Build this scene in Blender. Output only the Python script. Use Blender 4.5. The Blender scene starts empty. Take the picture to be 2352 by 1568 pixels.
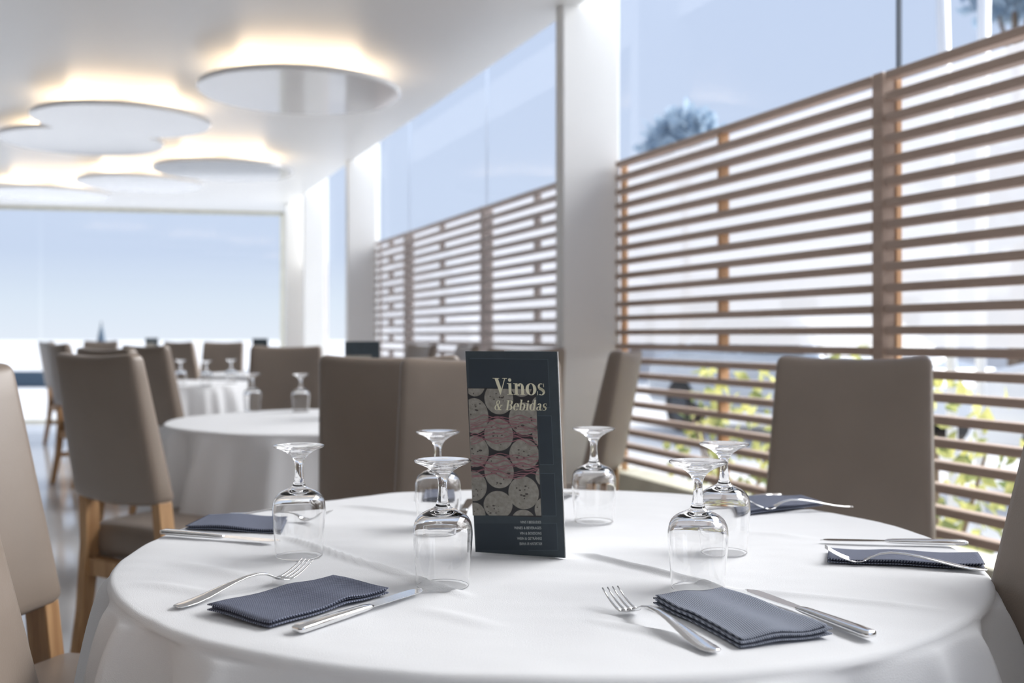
import bpy, bmesh, math, random
from mathutils import Vector, Matrix, noise
random.seed(7)
PI = math.pi
S = bpy.context.scene
COL = S.collection

# ------------------------------------------------------------------ camera, sky, sun, exposure
CAM_H = 1.053
cd = bpy.data.cameras.new('camera'); cam = bpy.data.objects.new('camera', cd); COL.objects.link(cam)
cam.location = (0, 0, CAM_H); cam.rotation_euler = (PI/2, 0, 0)
cd.sensor_width = 36; cd.lens = 37.35; cd.shift_y = -12/2352
cd.dof.use_dof = True; cd.dof.focus_distance = 1.30; cd.dof.aperture_fstop = 4.4
cd.clip_start = 0.05; cd.clip_end = 500
S.camera = cam

w = bpy.data.worlds.new('sky'); S.world = w; w.use_nodes = True
nt = w.node_tree; nt.nodes.clear()
def wn(t): return nt.nodes.new(t)
tc = wn('ShaderNodeTexCoord'); sp = wn('ShaderNodeSeparateXYZ'); rmp = wn('ShaderNodeValToRGB')
bg = wn('ShaderNodeBackground'); out = wn('ShaderNodeOutputWorld')
nt.links.new(tc.outputs['Generated'], sp.inputs[0]); nt.links.new(sp.outputs['Z'], rmp.inputs[0])
nt.links.new(rmp.outputs[0], bg.inputs[0]); nt.links.new(bg.outputs[0], out.inputs[0])
e = rmp.color_ramp.elements
e[0].position = 0.0; e[0].color = (.80, .87, .96, 1)
e[1].position = 1.0; e[1].color = (.50, .64, .90, 1)
for p, c in ((.03, (.735, .83, .94, 1)), (.075, (.60, .705, .885, 1)), (.35, (.565, .675, .89, 1))):
    n = e.new(p); n.color = c
bg.inputs[1].default_value = 0.70

def sun(name, direction, strength, angle, color):
    l = bpy.data.lights.new(name, 'SUN'); l.energy = strength; l.angle = angle; l.color = color
    o = bpy.data.objects.new(name, l); COL.objects.link(o)
    o.rotation_euler = Vector(direction).to_track_quat('-Z', 'Y').to_euler()
    return o
# hazy bright sun standing over the glazed side of the room
sun('hazy_sun', (-.83, -.30, -.53), 7.2, math.radians(60), (1, .985, .96))

def area(name, loc, size, power, color=(1, .97, .93), rot=(0, 0, 0)):
    l = bpy.data.lights.new(name, 'AREA'); l.shape = 'RECTANGLE'; l.size, l.size_y = size
    l.energy = power; l.color = color
    o = bpy.data.objects.new(name, l); COL.objects.link(o); o.location = loc; o.rotation_euler = rot
    return o
# ceiling light panels of the part of the room behind and beside the camera
#area('ceiling_panel_light', (-.6, -1.2, 2.60), (2.4, 1.6), 45)
#area('ceiling_panel_light', (-4.8, 2.2, 2.60), (2.0, 2.6), 45)

S.view_settings.view_transform = 'Standard'; S.view_settings.look = 'None'
S.view_settings.exposure = 0.55; S.view_settings.gamma = 1.0; S.view_settings.use_curve_mapping = False
S.cycles.max_bounces = 16; S.cycles.transmission_bounces = 12; S.cycles.transparent_max_bounces = 32
S.cycles.diffuse_bounces = 5; S.cycles.glossy_bounces = 5
S.cycles.caustics_reflective = True; S.cycles.caustics_refractive = True
S.cycles.sample_clamp_indirect = 4.0; S.cycles.blur_glossy = 0.3
S.cycles.use_denoising = True

F = 2440.0
def at(px, py, z=.75):
    """floor-plan point (x, depth) of a pixel known to lie at height z"""
    d = (CAM_H - z) * F / (py - 772.0)
    return (px - 1176.0) * d / F, d

# ------------------------------------------------------------------ materials
def srgb(r, g, b):
    return tuple((c/255/12.92 if c/255 <= .04045 else ((c/255+.055)/1.055)**2.4) for c in (r, g, b)) + (1,)
def mat(name, col, rough=.5, metal=0, spec=.5, noise_amt=0, noise_scale=20, bump=0, bump_scale=200, coat=0, sheen=0):
    m = bpy.data.materials.new(name); m.use_nodes = True
    n = m.node_tree; b = n.nodes['Principled BSDF']
    b.inputs['Base Color'].default_value = col; b.inputs['Roughness'].default_value = rough
    b.inputs['Metallic'].default_value = metal; b.inputs['Specular IOR Level'].default_value = spec
    b.inputs['Coat Weight'].default_value = coat; b.inputs['Sheen Weight'].default_value = sheen
    t = n.nodes.new('ShaderNodeTexCoord')
    if noise_amt:
        x = n.nodes.new('ShaderNodeTexNoise'); x.inputs['Scale'].default_value = noise_scale; x.inputs['Detail'].default_value = 4
        r = n.nodes.new('ShaderNodeValToRGB')
        lo = tuple(c*(1-noise_amt) for c in col[:3]) + (1,); hi = tuple(min(1, c*(1+noise_amt)) for c in col[:3]) + (1,)
        r.color_ramp.elements[0].color = lo; r.color_ramp.elements[1].color = hi
        r.color_ramp.elements[0].position = .3; r.color_ramp.elements[1].position = .7
        n.links.new(t.outputs['Object'], x.inputs['Vector']); n.links.new(x.outputs[0], r.inputs[0]); n.links.new(r.outputs[0], b.inputs['Base Color'])
    if bump:
        x = n.nodes.new('ShaderNodeTexNoise'); x.inputs['Scale'].default_value = bump_scale; x.inputs['Detail'].default_value = 3
        bp = n.nodes.new('ShaderNodeBump'); bp.inputs['Strength'].default_value = bump; bp.inputs['Distance'].default_value = .002
        n.links.new(t.outputs['Object'], x.inputs['Vector']); n.links.new(x.outputs[0], bp.inputs['Height']); n.links.new(bp.outputs[0], b.inputs['Normal'])
    return m
def wood(name, a, b_, rough=.5, axis='X', scale=6):
    m = bpy.data.materials.new(name); m.use_nodes = True; n = m.node_tree; b = n.nodes['Principled BSDF']
    t = n.nodes.new('ShaderNodeTexCoord'); mp = n.nodes.new('ShaderNodeMapping'); x = n.nodes.new('ShaderNodeTexNoise'); r = n.nodes.new('ShaderNodeValToRGB')
    s = [scale*6]*3; s['XYZ'.index(axis)] = scale*.4
    mp.inputs['Scale'].default_value = s; x.inputs['Detail'].default_value = 5; x.inputs['Scale'].default_value = 1
    r.color_ramp.elements[0].color = a; r.color_ramp.elements[1].color = b_; r.color_ramp.elements[0].position = .35; r.color_ramp.elements[1].position = .65
    n.links.new(t.outputs['Object'], mp.inputs[0]); n.links.new(mp.outputs[0], x.inputs['Vector']); n.links.new(x.outputs[0], r.inputs[0]); n.links.new(r.outputs[0], b.inputs['Base Color'])
    b.inputs['Roughness'].default_value = rough
    return m
def pane_mat(name, tint=(1, 1, 1, 1), refl=1.0):
    m = bpy.data.materials.new(name); m.use_nodes = True; n = m.node_tree; n.nodes.clear()
    o = n.nodes.new('ShaderNodeOutputMaterial'); mx = n.nodes.new('ShaderNodeMixShader'); tr = n.nodes.new('ShaderNodeBsdfTransparent')
    gl = n.nodes.new('ShaderNodeBsdfGlossy'); gl.inputs['Roughness'].default_value = .02
    tr.inputs[0].default_value = tint; mx.inputs[0].default_value = .035*refl
    n.links.new(tr.outputs[0], mx.inputs[1]); n.links.new(gl.outputs[0], mx.inputs[2]); n.links.new(mx.outputs[0], o.inputs[0])
    return m
def sheet_mat(name, col, op):
    """translucent sheet: part clear, part milky"""
    m = bpy.data.materials.new(name); m.use_nodes = True; n = m.node_tree; n.nodes.clear()
    o = n.nodes.new('ShaderNodeOutputMaterial'); mx = n.nodes.new('ShaderNodeMixShader'); tr = n.nodes.new('ShaderNodeBsdfTransparent')
    m2 = n.nodes.new('ShaderNodeMixShader'); a = n.nodes.new('ShaderNodeBsdfTranslucent'); d = n.nodes.new('ShaderNodeBsdfDiffuse')
    a.inputs[0].default_value = col; d.inputs[0].default_value = col; m2.inputs[0].default_value = .35; mx.inputs[0].default_value = op
    n.links.new(a.outputs[0], m2.inputs[1]); n.links.new(d.outputs[0], m2.inputs[2]); n.links.new(tr.outputs[0], mx.inputs[1]); n.links.new(m2.outputs[0], mx.inputs[2]); n.links.new(mx.outputs[0], o.inputs[0])
    return m

M = {}
M['white'] = mat('painted_plaster', (.80, .80, .79, 1), .65, noise_amt=.015, noise_scale=3)
M['greige'] = mat('bounce_cut_dark', srgb(84, 72, 62), .6, noise_amt=.05, noise_scale=3)  # unseen walls darkened to cut bounce light from behind the camera
M['ceiling'] = mat('satin_ceiling', (.86, .865, .86, 1), .33, spec=.45)
M['disc'] = mat('lacquered_disc', (.78, .785, .79, 1), .10, spec=.6, coat=.3)
M['disc_rim'] = mat('disc_rim', (.75, .75, .75, 1), .4)
M['floor'] = mat('pale_tile', (.70, .70, .71, 1), .10, spec=.8, noise_amt=.03, noise_scale=2)
M['leather'] = mat('taupe_leatherette', srgb(134, 121, 110), .38, spec=.6, noise_amt=.04, noise_scale=9, bump=.12, bump_scale=420)
M['leather2'] = mat('light_taupe_leatherette', srgb(166, 152, 140), .42, spec=.5, noise_amt=.04, noise_scale=9, bump=.12, bump_scale=420)
M['oak'] = wood('oak', srgb(156, 117, 80), srgb(188, 150, 108), .45, 'Z', 9)
M['slat'] = wood('slat_wood', srgb(172, 152, 138), srgb(192, 172, 158), .55, 'X', 4)
M['slat_hazed'] = wood('hazed_slat_wood', srgb(176, 166, 162), srgb(198, 188, 184), .6, 'X', 4)  # slat wood greyed and paled to imitate bright haze in the farther bays
M['joint'] = mat('silicone_joint', srgb(176, 188, 206), .6)
M['batten'] = wood('batten_wood', srgb(196, 150, 110), srgb(220, 178, 136), .55, 'Z', 6)
M['cloth'] = mat('white_linen', (.76, .77, .79, 1), .8, spec=.2, bump=.25, bump_scale=900, sheen=.1)
M['steel'] = mat('polished_steel', (.80, .80, .80, 1), .12, metal=1)
M['alu'] = mat('dark_aluminium', srgb(78, 84, 92), .4, metal=.6)
M['pane'] = pane_mat('window_glass', (.985, .99, 1, 1))
M['haze_film'] = sheet_mat('milky_haze', (.43, .435, .46, 1), .80)  # milky tone imitates the haze seen through the slat gaps
M['blind'] = sheet_mat('glare_blind', (.98, .98, .97, 1), .93)  # bright sheet standing in for overexposed glass
M['black'] = mat('dark_vinyl', srgb(52, 52, 55), .6)
M['ledge'] = mat('stone_ledge', srgb(214, 212, 196), .7, noise_amt=.08, noise_scale=12)
M['paving'] = mat('pale_paving', srgb(205, 205, 205), .7, noise_amt=.06, noise_scale=1.5)
M['whitepaint'] = mat('white_paint', (.85, .85, .86, 1), .35, coat=.3)
M['carwhite'] = mat('white_car_paint', (.82, .83, .85, 1), .2, coat=.8)
M['cargrey'] = mat('silver_car_paint', srgb(186, 192, 200), .2, coat=.8)
M['tyre'] = mat('rubber', srgb(30, 30, 32), .7)
M['carglass'] = mat('car_glass', srgb(50, 60, 72), .08, spec=.8)
M['facade'] = mat('pale_facade', srgb(226, 224, 224), .7, noise_amt=.03, noise_scale=.6)
M['roof'] = mat('grey_roof', srgb(170, 172, 182), .7)
M['bluewall'] = mat('slate_blue_wall', srgb(70, 88, 104), .7)
M['bark'] = mat('bark', srgb(120, 104, 90), .8, noise_amt=.2, noise_scale=15)
def leafmat(name, a, b_):
    m = bpy.data.materials.new(name); m.use_nodes = True; n = m.node_tree; n.nodes.clear()
    o = n.nodes.new('ShaderNodeOutputMaterial'); mx = n.nodes.new('ShaderNodeMixShader'); d = n.nodes.new('ShaderNodeBsdfDiffuse'); t = n.nodes.new('ShaderNodeBsdfTranslucent')
    x = n.nodes.new('ShaderNodeTexNoise'); x.inputs['Scale'].default_value = 7; r = n.nodes.new('ShaderNodeValToRGB'); c = n.nodes.new('ShaderNodeTexCoord')
    r.color_ramp.elements[0].color = a; r.color_ramp.elements[1].color = b_; r.color_ramp.elements[0].position = .4; r.color_ramp.elements[1].position = .6
    n.links.new(c.outputs['Object'], x.inputs['Vector']); n.links.new(x.outputs[0], r.inputs[0]); n.links.new(r.outputs[0], d.inputs[0]); n.links.new(r.outputs[0], t.inputs[0])
    mx.inputs[0].default_value = .45; n.links.new(d.outputs[0], mx.inputs[1]); n.links.new(t.outputs[0], mx.inputs[2]); n.links.new(mx.outputs[0], o.inputs[0])
    return m
M['leaf'] = leafmat('hedge_leaf', srgb(112, 126, 84), srgb(228, 226, 150))
M['leaf2'] = leafmat('hazed_tree_leaf', srgb(150, 172, 192), srgb(178, 194, 206))  # leaf colour paled and blued to imitate distance haze
# wine glass
m = bpy.data.materials.new('clear_glass'); m.use_nodes = True; b = m.node_tree.nodes['Principled BSDF']
b.inputs['Transmission Weight'].default_value = 1; b.inputs['Roughness'].default_value = 0; b.inputs['IOR'].default_value = 1.48; b.inputs['Base Color'].default_value = (1, 1, 1, 1)
M['glass'] = m
# lamp emission
m = bpy.data.materials.new('warm_light_strip'); m.use_nodes = True; n = m.node_tree; n.nodes.clear()
o_ = n.nodes.new('ShaderNodeOutputMaterial'); em = n.nodes.new('ShaderNodeEmission'); em.inputs[0].default_value = (1, .76, .52, 1); em.inputs[1].default_value = 8
n.links.new(em.outputs[0], o_.inputs[0]); M['strip'] = m
# napkin paper: diagonal ribs
def napkin_mat(name, base, light, sc, rot):
    m = bpy.data.materials.new(name); m.use_nodes = True; n = m.node_tree; b = n.nodes['Principled BSDF']; b.inputs['Roughness'].default_value = .85; b.inputs['Specular IOR Level'].default_value = .15
    t = n.nodes.new('ShaderNodeTexCoord'); mp = n.nodes.new('ShaderNodeMapping'); mp.inputs['Rotation'].default_value = (0, 0, rot)
    wv = n.nodes.new('ShaderNodeTexWave'); wv.inputs['Scale'].default_value = sc; wv.inputs['Distortion'].default_value = .4; wv.inputs['Detail'].default_value = 1
    w2 = n.nodes.new('ShaderNodeTexWave'); w2.bands_direction = 'Y'; w2.inputs['Scale'].default_value = sc*1.3; w2.inputs['Distortion'].default_value = .4
    ad = n.nodes.new('ShaderNodeMath'); ad.operation = 'MULTIPLY_ADD'; ad.inputs[1].default_value = .35
    r = n.nodes.new('ShaderNodeValToRGB'); r.color_ramp.elements[0].color = base; r.color_ramp.elements[1].color = light
    r.color_ramp.elements[0].position = .35; r.color_ramp.elements[1].position = 1.0
    bp = n.nodes.new('ShaderNodeBump'); bp.inputs['Strength'].default_value = .6; bp.inputs['Distance'].default_value = .0006
    n.links.new(t.outputs['UV'], mp.inputs[0]); n.links.new(mp.outputs[0], wv.inputs['Vector']); n.links.new(mp.outputs[0], w2.inputs['Vector'])
    n.links.new(w2.outputs['Fac'], ad.inputs[0]); n.links.new(wv.outputs['Fac'], ad.inputs[2]); n.links.new(ad.outputs[0], r.inputs[0]); n.links.new(r.outputs[0], b.inputs['Base Color'])
    n.links.new(ad.outputs[0], bp.inputs['Height']); n.links.new(bp.outputs[0], b.inputs['Normal'])
    return m
M['napkin'] = napkin_mat('slate_paper_napkin', srgb(52, 56, 72), srgb(142, 148, 166), 115, .75)
M['napkin_grey'] = napkin_mat('grey_paper_napkin', srgb(88, 94, 106), srgb(160, 166, 180), 125, .2)
M['menu'] = mat('menu_print', srgb(62, 71, 77), .55, spec=.3, noise_amt=.08, noise_scale=60)
M['menu_panel'] = mat('menu_print_panel', srgb(52, 61, 69), .55, spec=.3)
M['menu_line'] = mat('menu_print_line', srgb(80, 92, 98), .55, spec=.3)
M['card'] = mat('white_card', (.8, .8, .8, 1), .6)
M['cream'] = mat('cream_ink', srgb(226, 222, 196), .6)
M['greyink'] = mat('grey_ink', srgb(176, 182, 182), .6)
M['photo'] = mat('photo_print', srgb(38, 38, 42), .55)
M['cork'] = mat('cork_print', srgb(142, 138, 130), .6, noise_amt=.22, noise_scale=170)
M['corkspot'] = mat('cork_spot_print', srgb(70, 64, 62), .6)
M['pink'] = mat('wine_wave_print', srgb(150, 104, 112), .6)

# ------------------------------------------------------------------ mesh helpers
def tag(o, label=None, cat=None, group=None, kind=None):
    if label: o['label'] = label
    if cat: o['category'] = cat
    if group: o['group'] = group
    if kind: o['kind'] = kind
    return o
def link(name, me, mt=None, parent=None, smooth=False):
    o = bpy.data.objects.new(name, me); COL.objects.link(o)
    if mt is not None and not me.materials: me.materials.append(mt)
    if parent: o.parent = parent
    if smooth:
        for p in me.polygons: p.use_smooth = True
    return o
def mesh(name, vs, fs, mt=None, parent=None, smooth=False):
    me = bpy.data.meshes.new(name); me.from_pydata([tuple(v) for v in vs], [], fs); me.validate(); me.update()
    return link(name, me, mt, parent, smooth)
def empty(name, loc=(0, 0, 0), rz=0, label=None, cat=None, group=None, kind=None):
    o = bpy.data.objects.new(name, None); COL.objects.link(o); o.location = loc; o.rotation_euler = (0, 0, rz)
    o.empty_display_size = .05
    return tag(o, label, cat, group, kind)
def dup(root, loc=None, rz=None, label=None, group=None):
    r = root.copy(); COL.objects.link(r)
    for k in ('label', 'group'):
        if k in r: del r[k]
    if loc is not None: r.location = loc
    if rz is not None: r.rotation_euler = (0, 0, rz)
    tag(r, label, None, group)
    for ch in list(root.children):
        c = ch.copy(); COL.objects.link(c); c.parent = r
        for g in list(ch.children):
            d = g.copy(); COL.objects.link(d); d.parent = c
    return r
class MB:
    def __init__(s): s.v = []; s.f = []
    def add(s, vs, fs):
        n = len(s.v); s.v += [tuple(v) for v in vs]; s.f += [tuple(i+n for i in f) for f in fs]; return s
    def box(s, a, b):
        x0, y0, z0 = a; x1, y1, z1 = b
        return s.add([(x0,y0,z0),(x1,y0,z0),(x1,y1,z0),(x0,y1,z0),(x0,y0,z1),(x1,y0,z1),(x1,y1,z1),(x0,y1,z1)],
                     [(0,3,2,1),(4,5,6,7),(0,1,5,4),(1,2,6,5),(2,3,7,6),(3,0,4,7)])
    def tube(s, pts, rs, n=8, cap=True, flat=None):
        pts = [Vector(p) for p in pts]
        if not hasattr(rs, '__len__'): rs = [rs]*len(pts)
        ring = []; base = len(s.v); prev = None
        for i, p in enumerate(pts):
            t = (pts[min(i+1, len(pts)-1)] - pts[max(i-1, 0)]).normalized()
            if prev is None:
                ref = Vector((0, 0, 1)) if abs(t.z) < .9 else Vector((1, 0, 0))
                u = t.cross(ref).normalized()
            else:
                u = (prev - t*prev.dot(t)).normalized()
            prev = u; v = u.cross(t)
            ru = rs[i][0] if hasattr(rs[i], '__len__') else rs[i]; rv = rs[i][1] if hasattr(rs[i], '__len__') else rs[i]
            for k in range(n):
                a = 2*PI*k/n; s.v.append(tuple(p + u*math.cos(a)*ru + v*math.sin(a)*rv))
        for i in range(len(pts)-1):
            for k in range(n):
                a = base+i*n+k; b = base+i*n+(k+1) % n
                s.f.append((a, b, b+n, a+n))
        if cap:
            s.f.append(tuple(base+k for k in range(n))[::-1]); s.f.append(tuple(base+(len(pts)-1)*n+k for k in range(n)))
        return s
    def build(s, name, mt, parent=None, smooth=False): return mesh(name, s.v, s.f, mt, parent, smooth)
def bevel(o, w_=.003, seg=2):
    m = o.modifiers.new('bevel', 'BEVEL'); m.width = w_; m.segments = seg; m.limit_method = 'ANGLE'
    return o
def rbox(name, size, r, mt, parent=None, n=(8, 4, 8), deform=None, seg=3):
    """rounded box centred at the origin, optional deform(v)->v"""
    bm = bmesh.new(); hx, hy, hz = (s/2 for s in size)
    def coords(h, k):
        inner = h - r; c = [-h + r*(1-math.cos(i/seg*PI/2)) for i in range(seg)]
        c += [-inner + 2*inner*i/k for i in range(k+1)]
        c += [h - r*(1-math.cos(i/seg*PI/2)) for i in range(seg-1, -1, -1)]
        return c
    X, Y, Z = coords(hx, n[0]), coords(hy, n[1]), coords(hz, n[2])
    cache = {}
    def V(i, j, k):
        key = (i, j, k)
        if key not in cache:
            p = Vector((X[i], Y[j], Z[k])); q = Vector((max(-hx+r, min(hx-r, p.x)), max(-hy+r, min(hy-r, p.y)), max(-hz+r, min(hz-r, p.z))))
            d = p - q
            if d.length > 1e-9: p = q + d.normalized()*r
            cache[key] = bm.verts.new(deform(p) if deform else p)
        return cache[key]
    nx, ny, nz = len(X)-1, len(Y)-1, len(Z)-1
    def quad(a, b, c, d):
        try: bm.faces.new((a, b, c, d))
        except ValueError: pass
    for i in range(nx):
        for j in range(ny):
            quad(V(i,j,0), V(i,j+1,0), V(i+1,j+1,0), V(i+1,j,0)); quad(V(i,j,nz), V(i+1,j,nz), V(i+1,j+1,nz), V(i,j+1,nz))
        for k in range(nz):
            quad(V(i,0,k), V(i+1,0,k), V(i+1,0,k+1), V(i,0,k+1)); quad(V(i,ny,k), V(i,ny,k+1), V(i+1,ny,k+1), V(i+1,ny,k))
    for j in range(ny):
        for k in range(nz):
            quad(V(0,j,k), V(0,j,k+1), V(0,j+1,k+1), V(0,j+1,k)); quad(V(nx,j,k), V(nx,j+1,k), V(nx,j+1,k+1), V(nx,j,k+1))
    bmesh.ops.recalc_face_normals(bm, faces=bm.faces)
    me = bpy.data.meshes.new(name); bm.to_mesh(me); bm.free()
    return link(name, me, mt, parent, True)
def lathe(prof, n=48):
    vs, fs = [], []
    for r, z in prof:
        for k in range(n): a = 2*PI*k/n; vs.append((r*math.cos(a), r*math.sin(a), z))
    m_ = len(prof)
    for i in range(m_-1):
        for k in range(n): fs.append((i*n+k, i*n+(k+1) % n, (i+1)*n+(k+1) % n, (i+1)*n+k))
    return vs, fs

# wall line: point on the slat plane at depth d, moved inward (towards the room) by w_
WD = Vector((-.364, .931, 0)).normalized(); WN = Vector((-.931, -.364, 0)).normalized()  # along, inward
P0 = Vector((2.533 - .391*5.2, 5.2, 0))
def wp(d, inward=0, z=0):
    t = (d - 5.2)/WD.y; p = P0 + WD*t + WN*inward
    return Vector((p.x, p.y, z))
WANG = math.atan2(WD.y, WD.x)
CEIL = 2.64

# ------------------------------------------------------------------ structure
def poly_slab(name, pts, z0, z1, mt, kind='structure'):
    n = len(pts); vs = [(x, y, z0) for x, y in pts] + [(x, y, z1) for x, y in pts]
    fs = [tuple(range(n))[::-1], tuple(range(n, 2*n))] + [(i, (i+1) % n, (i+1) % n+n, i+n) for i in range(n)]
    return tag(mesh(name, vs, fs, mt), kind=kind)
FA, FB = Vector((-2.93, 13.67, 0)), Vector((-11.5, 11.81, 0))   # far wall line
cA, cB = wp(-3.5, .205), wp(13.2, .205)
corner = (-2.92, 13.4)
poly_slab('ceiling', [(cA.x, cA.y), (cB.x, cB.y), (FA.x, FA.y), (FB.x, FB.y), (-11.5, -3.5)], CEIL, CEIL+.28, M['ceiling'])
fl = poly_slab('floor', [(cA.x, cA.y), (cB.x, cB.y), (FA.x, FA.y), (FB.x, FB.y), (-11.5, -3.5)], -.08, 0, M['floor'])
g = mesh('ground', [(-300, -300, -.1), (300, -300, -.1), (300, 300, -.1), (-300, 300, -.1)], [(0, 1, 2, 3)], M['paving']); tag(g, kind='structure')
# threshold strip between floor edge and ledge
def along(name, d0, d1, in0, in1, z0, z1, mt, parent=None, kind=None):
    """box lying along the window wall"""
    a, b = wp(d0, in0), wp(d1, in0); c, d = wp(d1, in1), wp(d0, in1)
    q = [a, b, c, d]
    vs = [(p.x, p.y, z0) for p in q] + [(p.x, p.y, z1) for p in q]
    o = mesh(name, vs, [(0,1,2,3),(7,6,5,4),(0,4,5,1),(1,5,6,2),(2,6,7,3),(3,7,4,0)], mt, parent)
    if kind: tag(o, kind=kind)
    return o
along('trim_1', -3.5, 13.2, .21, -.12, -.08, .04, M['ledge'], kind='structure')
along('trim_2', -3.5, 5.16, .03, -.14, .04, .40, M['ledge'], kind='structure')
along('trim_3', 5.2, 13.2, .03, -.14, .04, .40, M['ledge'], kind='structure')
poly_slab('wall_back', [(-11.5, -3.5), (3.4, -3.5), (3.4, -3.7), (-11.5, -3.7)], 0, 2.7, M['greige'])
poly_slab('wall_left', [(-11.5, -3.5), (-11.5, 11.81), (-11.7, 11.81), (-11.7, -3.5)], 0, 2.7, M['greige'])
# fins (pilasters) between the bays
def fin(name, d, depth_in, thick, z1=3.6):
    a = wp(d, -.02); b = wp(d, depth_in); c = b + WD*thick; e_ = a + WD*thick
    return poly_slab(name, [(p.x, p.y) for p in (a, b, c, e_)], 0, z1, M['white'])
bevel(fin('wall_right_1', 5.18, .285, .09), .008)
bevel(fin('wall_right_2', 9.67, .25, .09), .008)
bevel(fin('wall_right_3', 11.86, .22, .06), .008)
bevel(fin('wall_right_4', 12.75, .26, .10), .008)
# glazing
def glazing(name, d0, d1, mull, jm=None, zt=3.5, off=-.07):
    root = empty(name, kind='structure')
    seg = [d0] + mull + [d1]
    for i in range(len(seg)-1):
        a, b = wp(seg[i]+.01, off), wp(seg[i+1]-.01, off)
        mesh('pane', [(a.x, a.y, .42), (b.x, b.y, .42), (b.x, b.y, zt), (a.x, a.y, zt)], [(0, 1, 2, 3)], M['pane'], root)
    for i, d in enumerate(seg):
        k_ = 0 < i < len(seg)-1
        along('mullion' if k_ else 'window_frame', d-(.004 if k_ else .011), d+(.004 if k_ else .011), off+(.006 if k_ else .015), off-(.010 if k_ else .025), .40, zt, (jm or M['alu']) if 0 < i < len(seg)-1 else M['whitepaint'], root)
    return root
glazing('window_1', -3.4, 5.35, [-.2, 1.68, 3.43])
glazing('window_2', 5.38, 9.85, [7.07, 8.83], M['joint'])
glazing('window_3', 9.88, 12.05, [])
wf = empty('window_4', kind='structure')
d_ = (FB - FA).normalized()
for i in range(3):
    a = FA + d_*(.05 + 2.9*i); b = FA + d_*(2.9*(i+1))
    mesh('pane', [(a.x, a.y, .02), (b.x, b.y, .02), (b.x, b.y, 2.62), (a.x, a.y, 2.62)], [(0, 1, 2, 3)], M['pane'], wf)
n_ = Vector((-d_.y, d_.x, 0))
def fbar(t, w_, z0, z1, nm='window_frame'):
    a = FA + d_*t; b = a + d_*w_; q = [a, b, b+n_*.05, a+n_*.05]
    vs = [(p.x, p.y, z0) for p in q] + [(p.x, p.y, z1) for p in q]
    mesh(nm, vs, [(0,1,2,3),(7,6,5,4),(0,4,5,1),(1,5,6,2),(2,6,7,3),(3,7,4,0)], M['alu'] if nm == 'mullion' else M['ledge'], wf)
fbar(0, .05, 0, 2.64); fbar(0, 8.7, 2.60, 2.64); fbar(0, 8.7, 0, .03)
# added white blind over the narrow corner bay, imitating overexposed window glass
bl = empty('glare_blind', wp(12.3, .1), 0, 'added white blind imitating overexposed glass in the narrow bay by the far corner', 'blind')
a, b = wp(11.95, .02) - bl.location, wp(12.72, .02) - bl.location
mesh('glare_sheet', [(a.x, a.y, .95), (b.x, b.y, .95), (b.x, b.y, 2.58), (a.x, a.y, 2.58), (a.x-.002, a.y-.002, 2.58), (b.x-.002, b.y-.002, 2.58), (b.x-.002, b.y-.002, .95), (a.x-.002, a.y-.002, .95)], [(0, 1, 2, 3), (4, 5, 6, 7)], M['blind'], bl)
MB().tube([(a.x, a.y, 2.60), (b.x, b.y, 2.60)], .02).build('added_blind_roller', M['whitepaint'], bl, True)
MB().tube([(a.x, a.y, .95), (b.x, b.y, .95)], .009).build('added_blind_bar', M['whitepaint'], bl, True)

# ------------------------------------------------------------------ slatted screens
Z0, Z1, NS = .462, 1.885, 22
PITCH = (Z1 - Z0)/(NS-1)
def slat_screen(panels, label, smat='slat', bmat='batten'):
    o0 = wp(panels[0][0])
    root = empty('slatted_screen', o0, WANG, label, 'screen')
    def L(d): return (d - panels[0][0])/WD.y
    for pi, (d0, d1) in enumerate(panels):
        x0, x1 = L(d0), L(d1)
        mb = MB().box((x0, -.032, -.013), (x1, .018, .013)); base = mb.build('slat', M[smat], root); base.location.z = Z0; bevel(base, .003, 1)
        for k in range(1, NS):
            s = base.copy(); COL.objects.link(s); s.parent = root; s.location.z = Z0 + k*PITCH
            s.location.y = random.uniform(-.0008, .0008)
        # back batten at both ends of the panel
        for xa in (x0 + .022, x1 - .022):
            MB().box((xa-.02, -.052, Z0-.06), (xa+.02, -.0325, Z1+.006)).build('batten', M[bmat], root)
        # spacer blocks in every second gap, half way
        xm = (x0+x1)/2; spb = None
        for k in range(0, NS-1, 2):
            if spb is None:
                spb = MB().box((-.012, -.028, .0132), (.012, .012, PITCH-.0132)).build('spacer_block', M[bmat], root); c = spb
            else:
                c = spb.copy(); COL.objects.link(c); c.parent = root
            c.location = (xm, 0, Z0 + k*PITCH)
    for i in range(1, len(panels)):
        xp = (L(panels[i-1][1]) + L(panels[i][0]))/2
        bevel(MB().box((xp-.024, -.05, .40), (xp+.024, .022, Z1+.014)).build('post', M[smat], root), .003, 1)
    return root
slat_screen([(5.155, 3.455), (3.395, 1.69), (1.63, -.1)], 'tall wooden slatted screen at the right, nearest the set table')
slat_screen([(9.62, 8.70), (8.64, 6.97), (6.91, 5.33)], 'wooden slatted screen in the middle bay behind the white pilaster', 'slat_hazed', 'slat_hazed')
slat_screen([(12.72, 11.97)], 'short pale slatted screen seen behind the added white glare blind', 'slat_hazed', 'slat_hazed')

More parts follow.
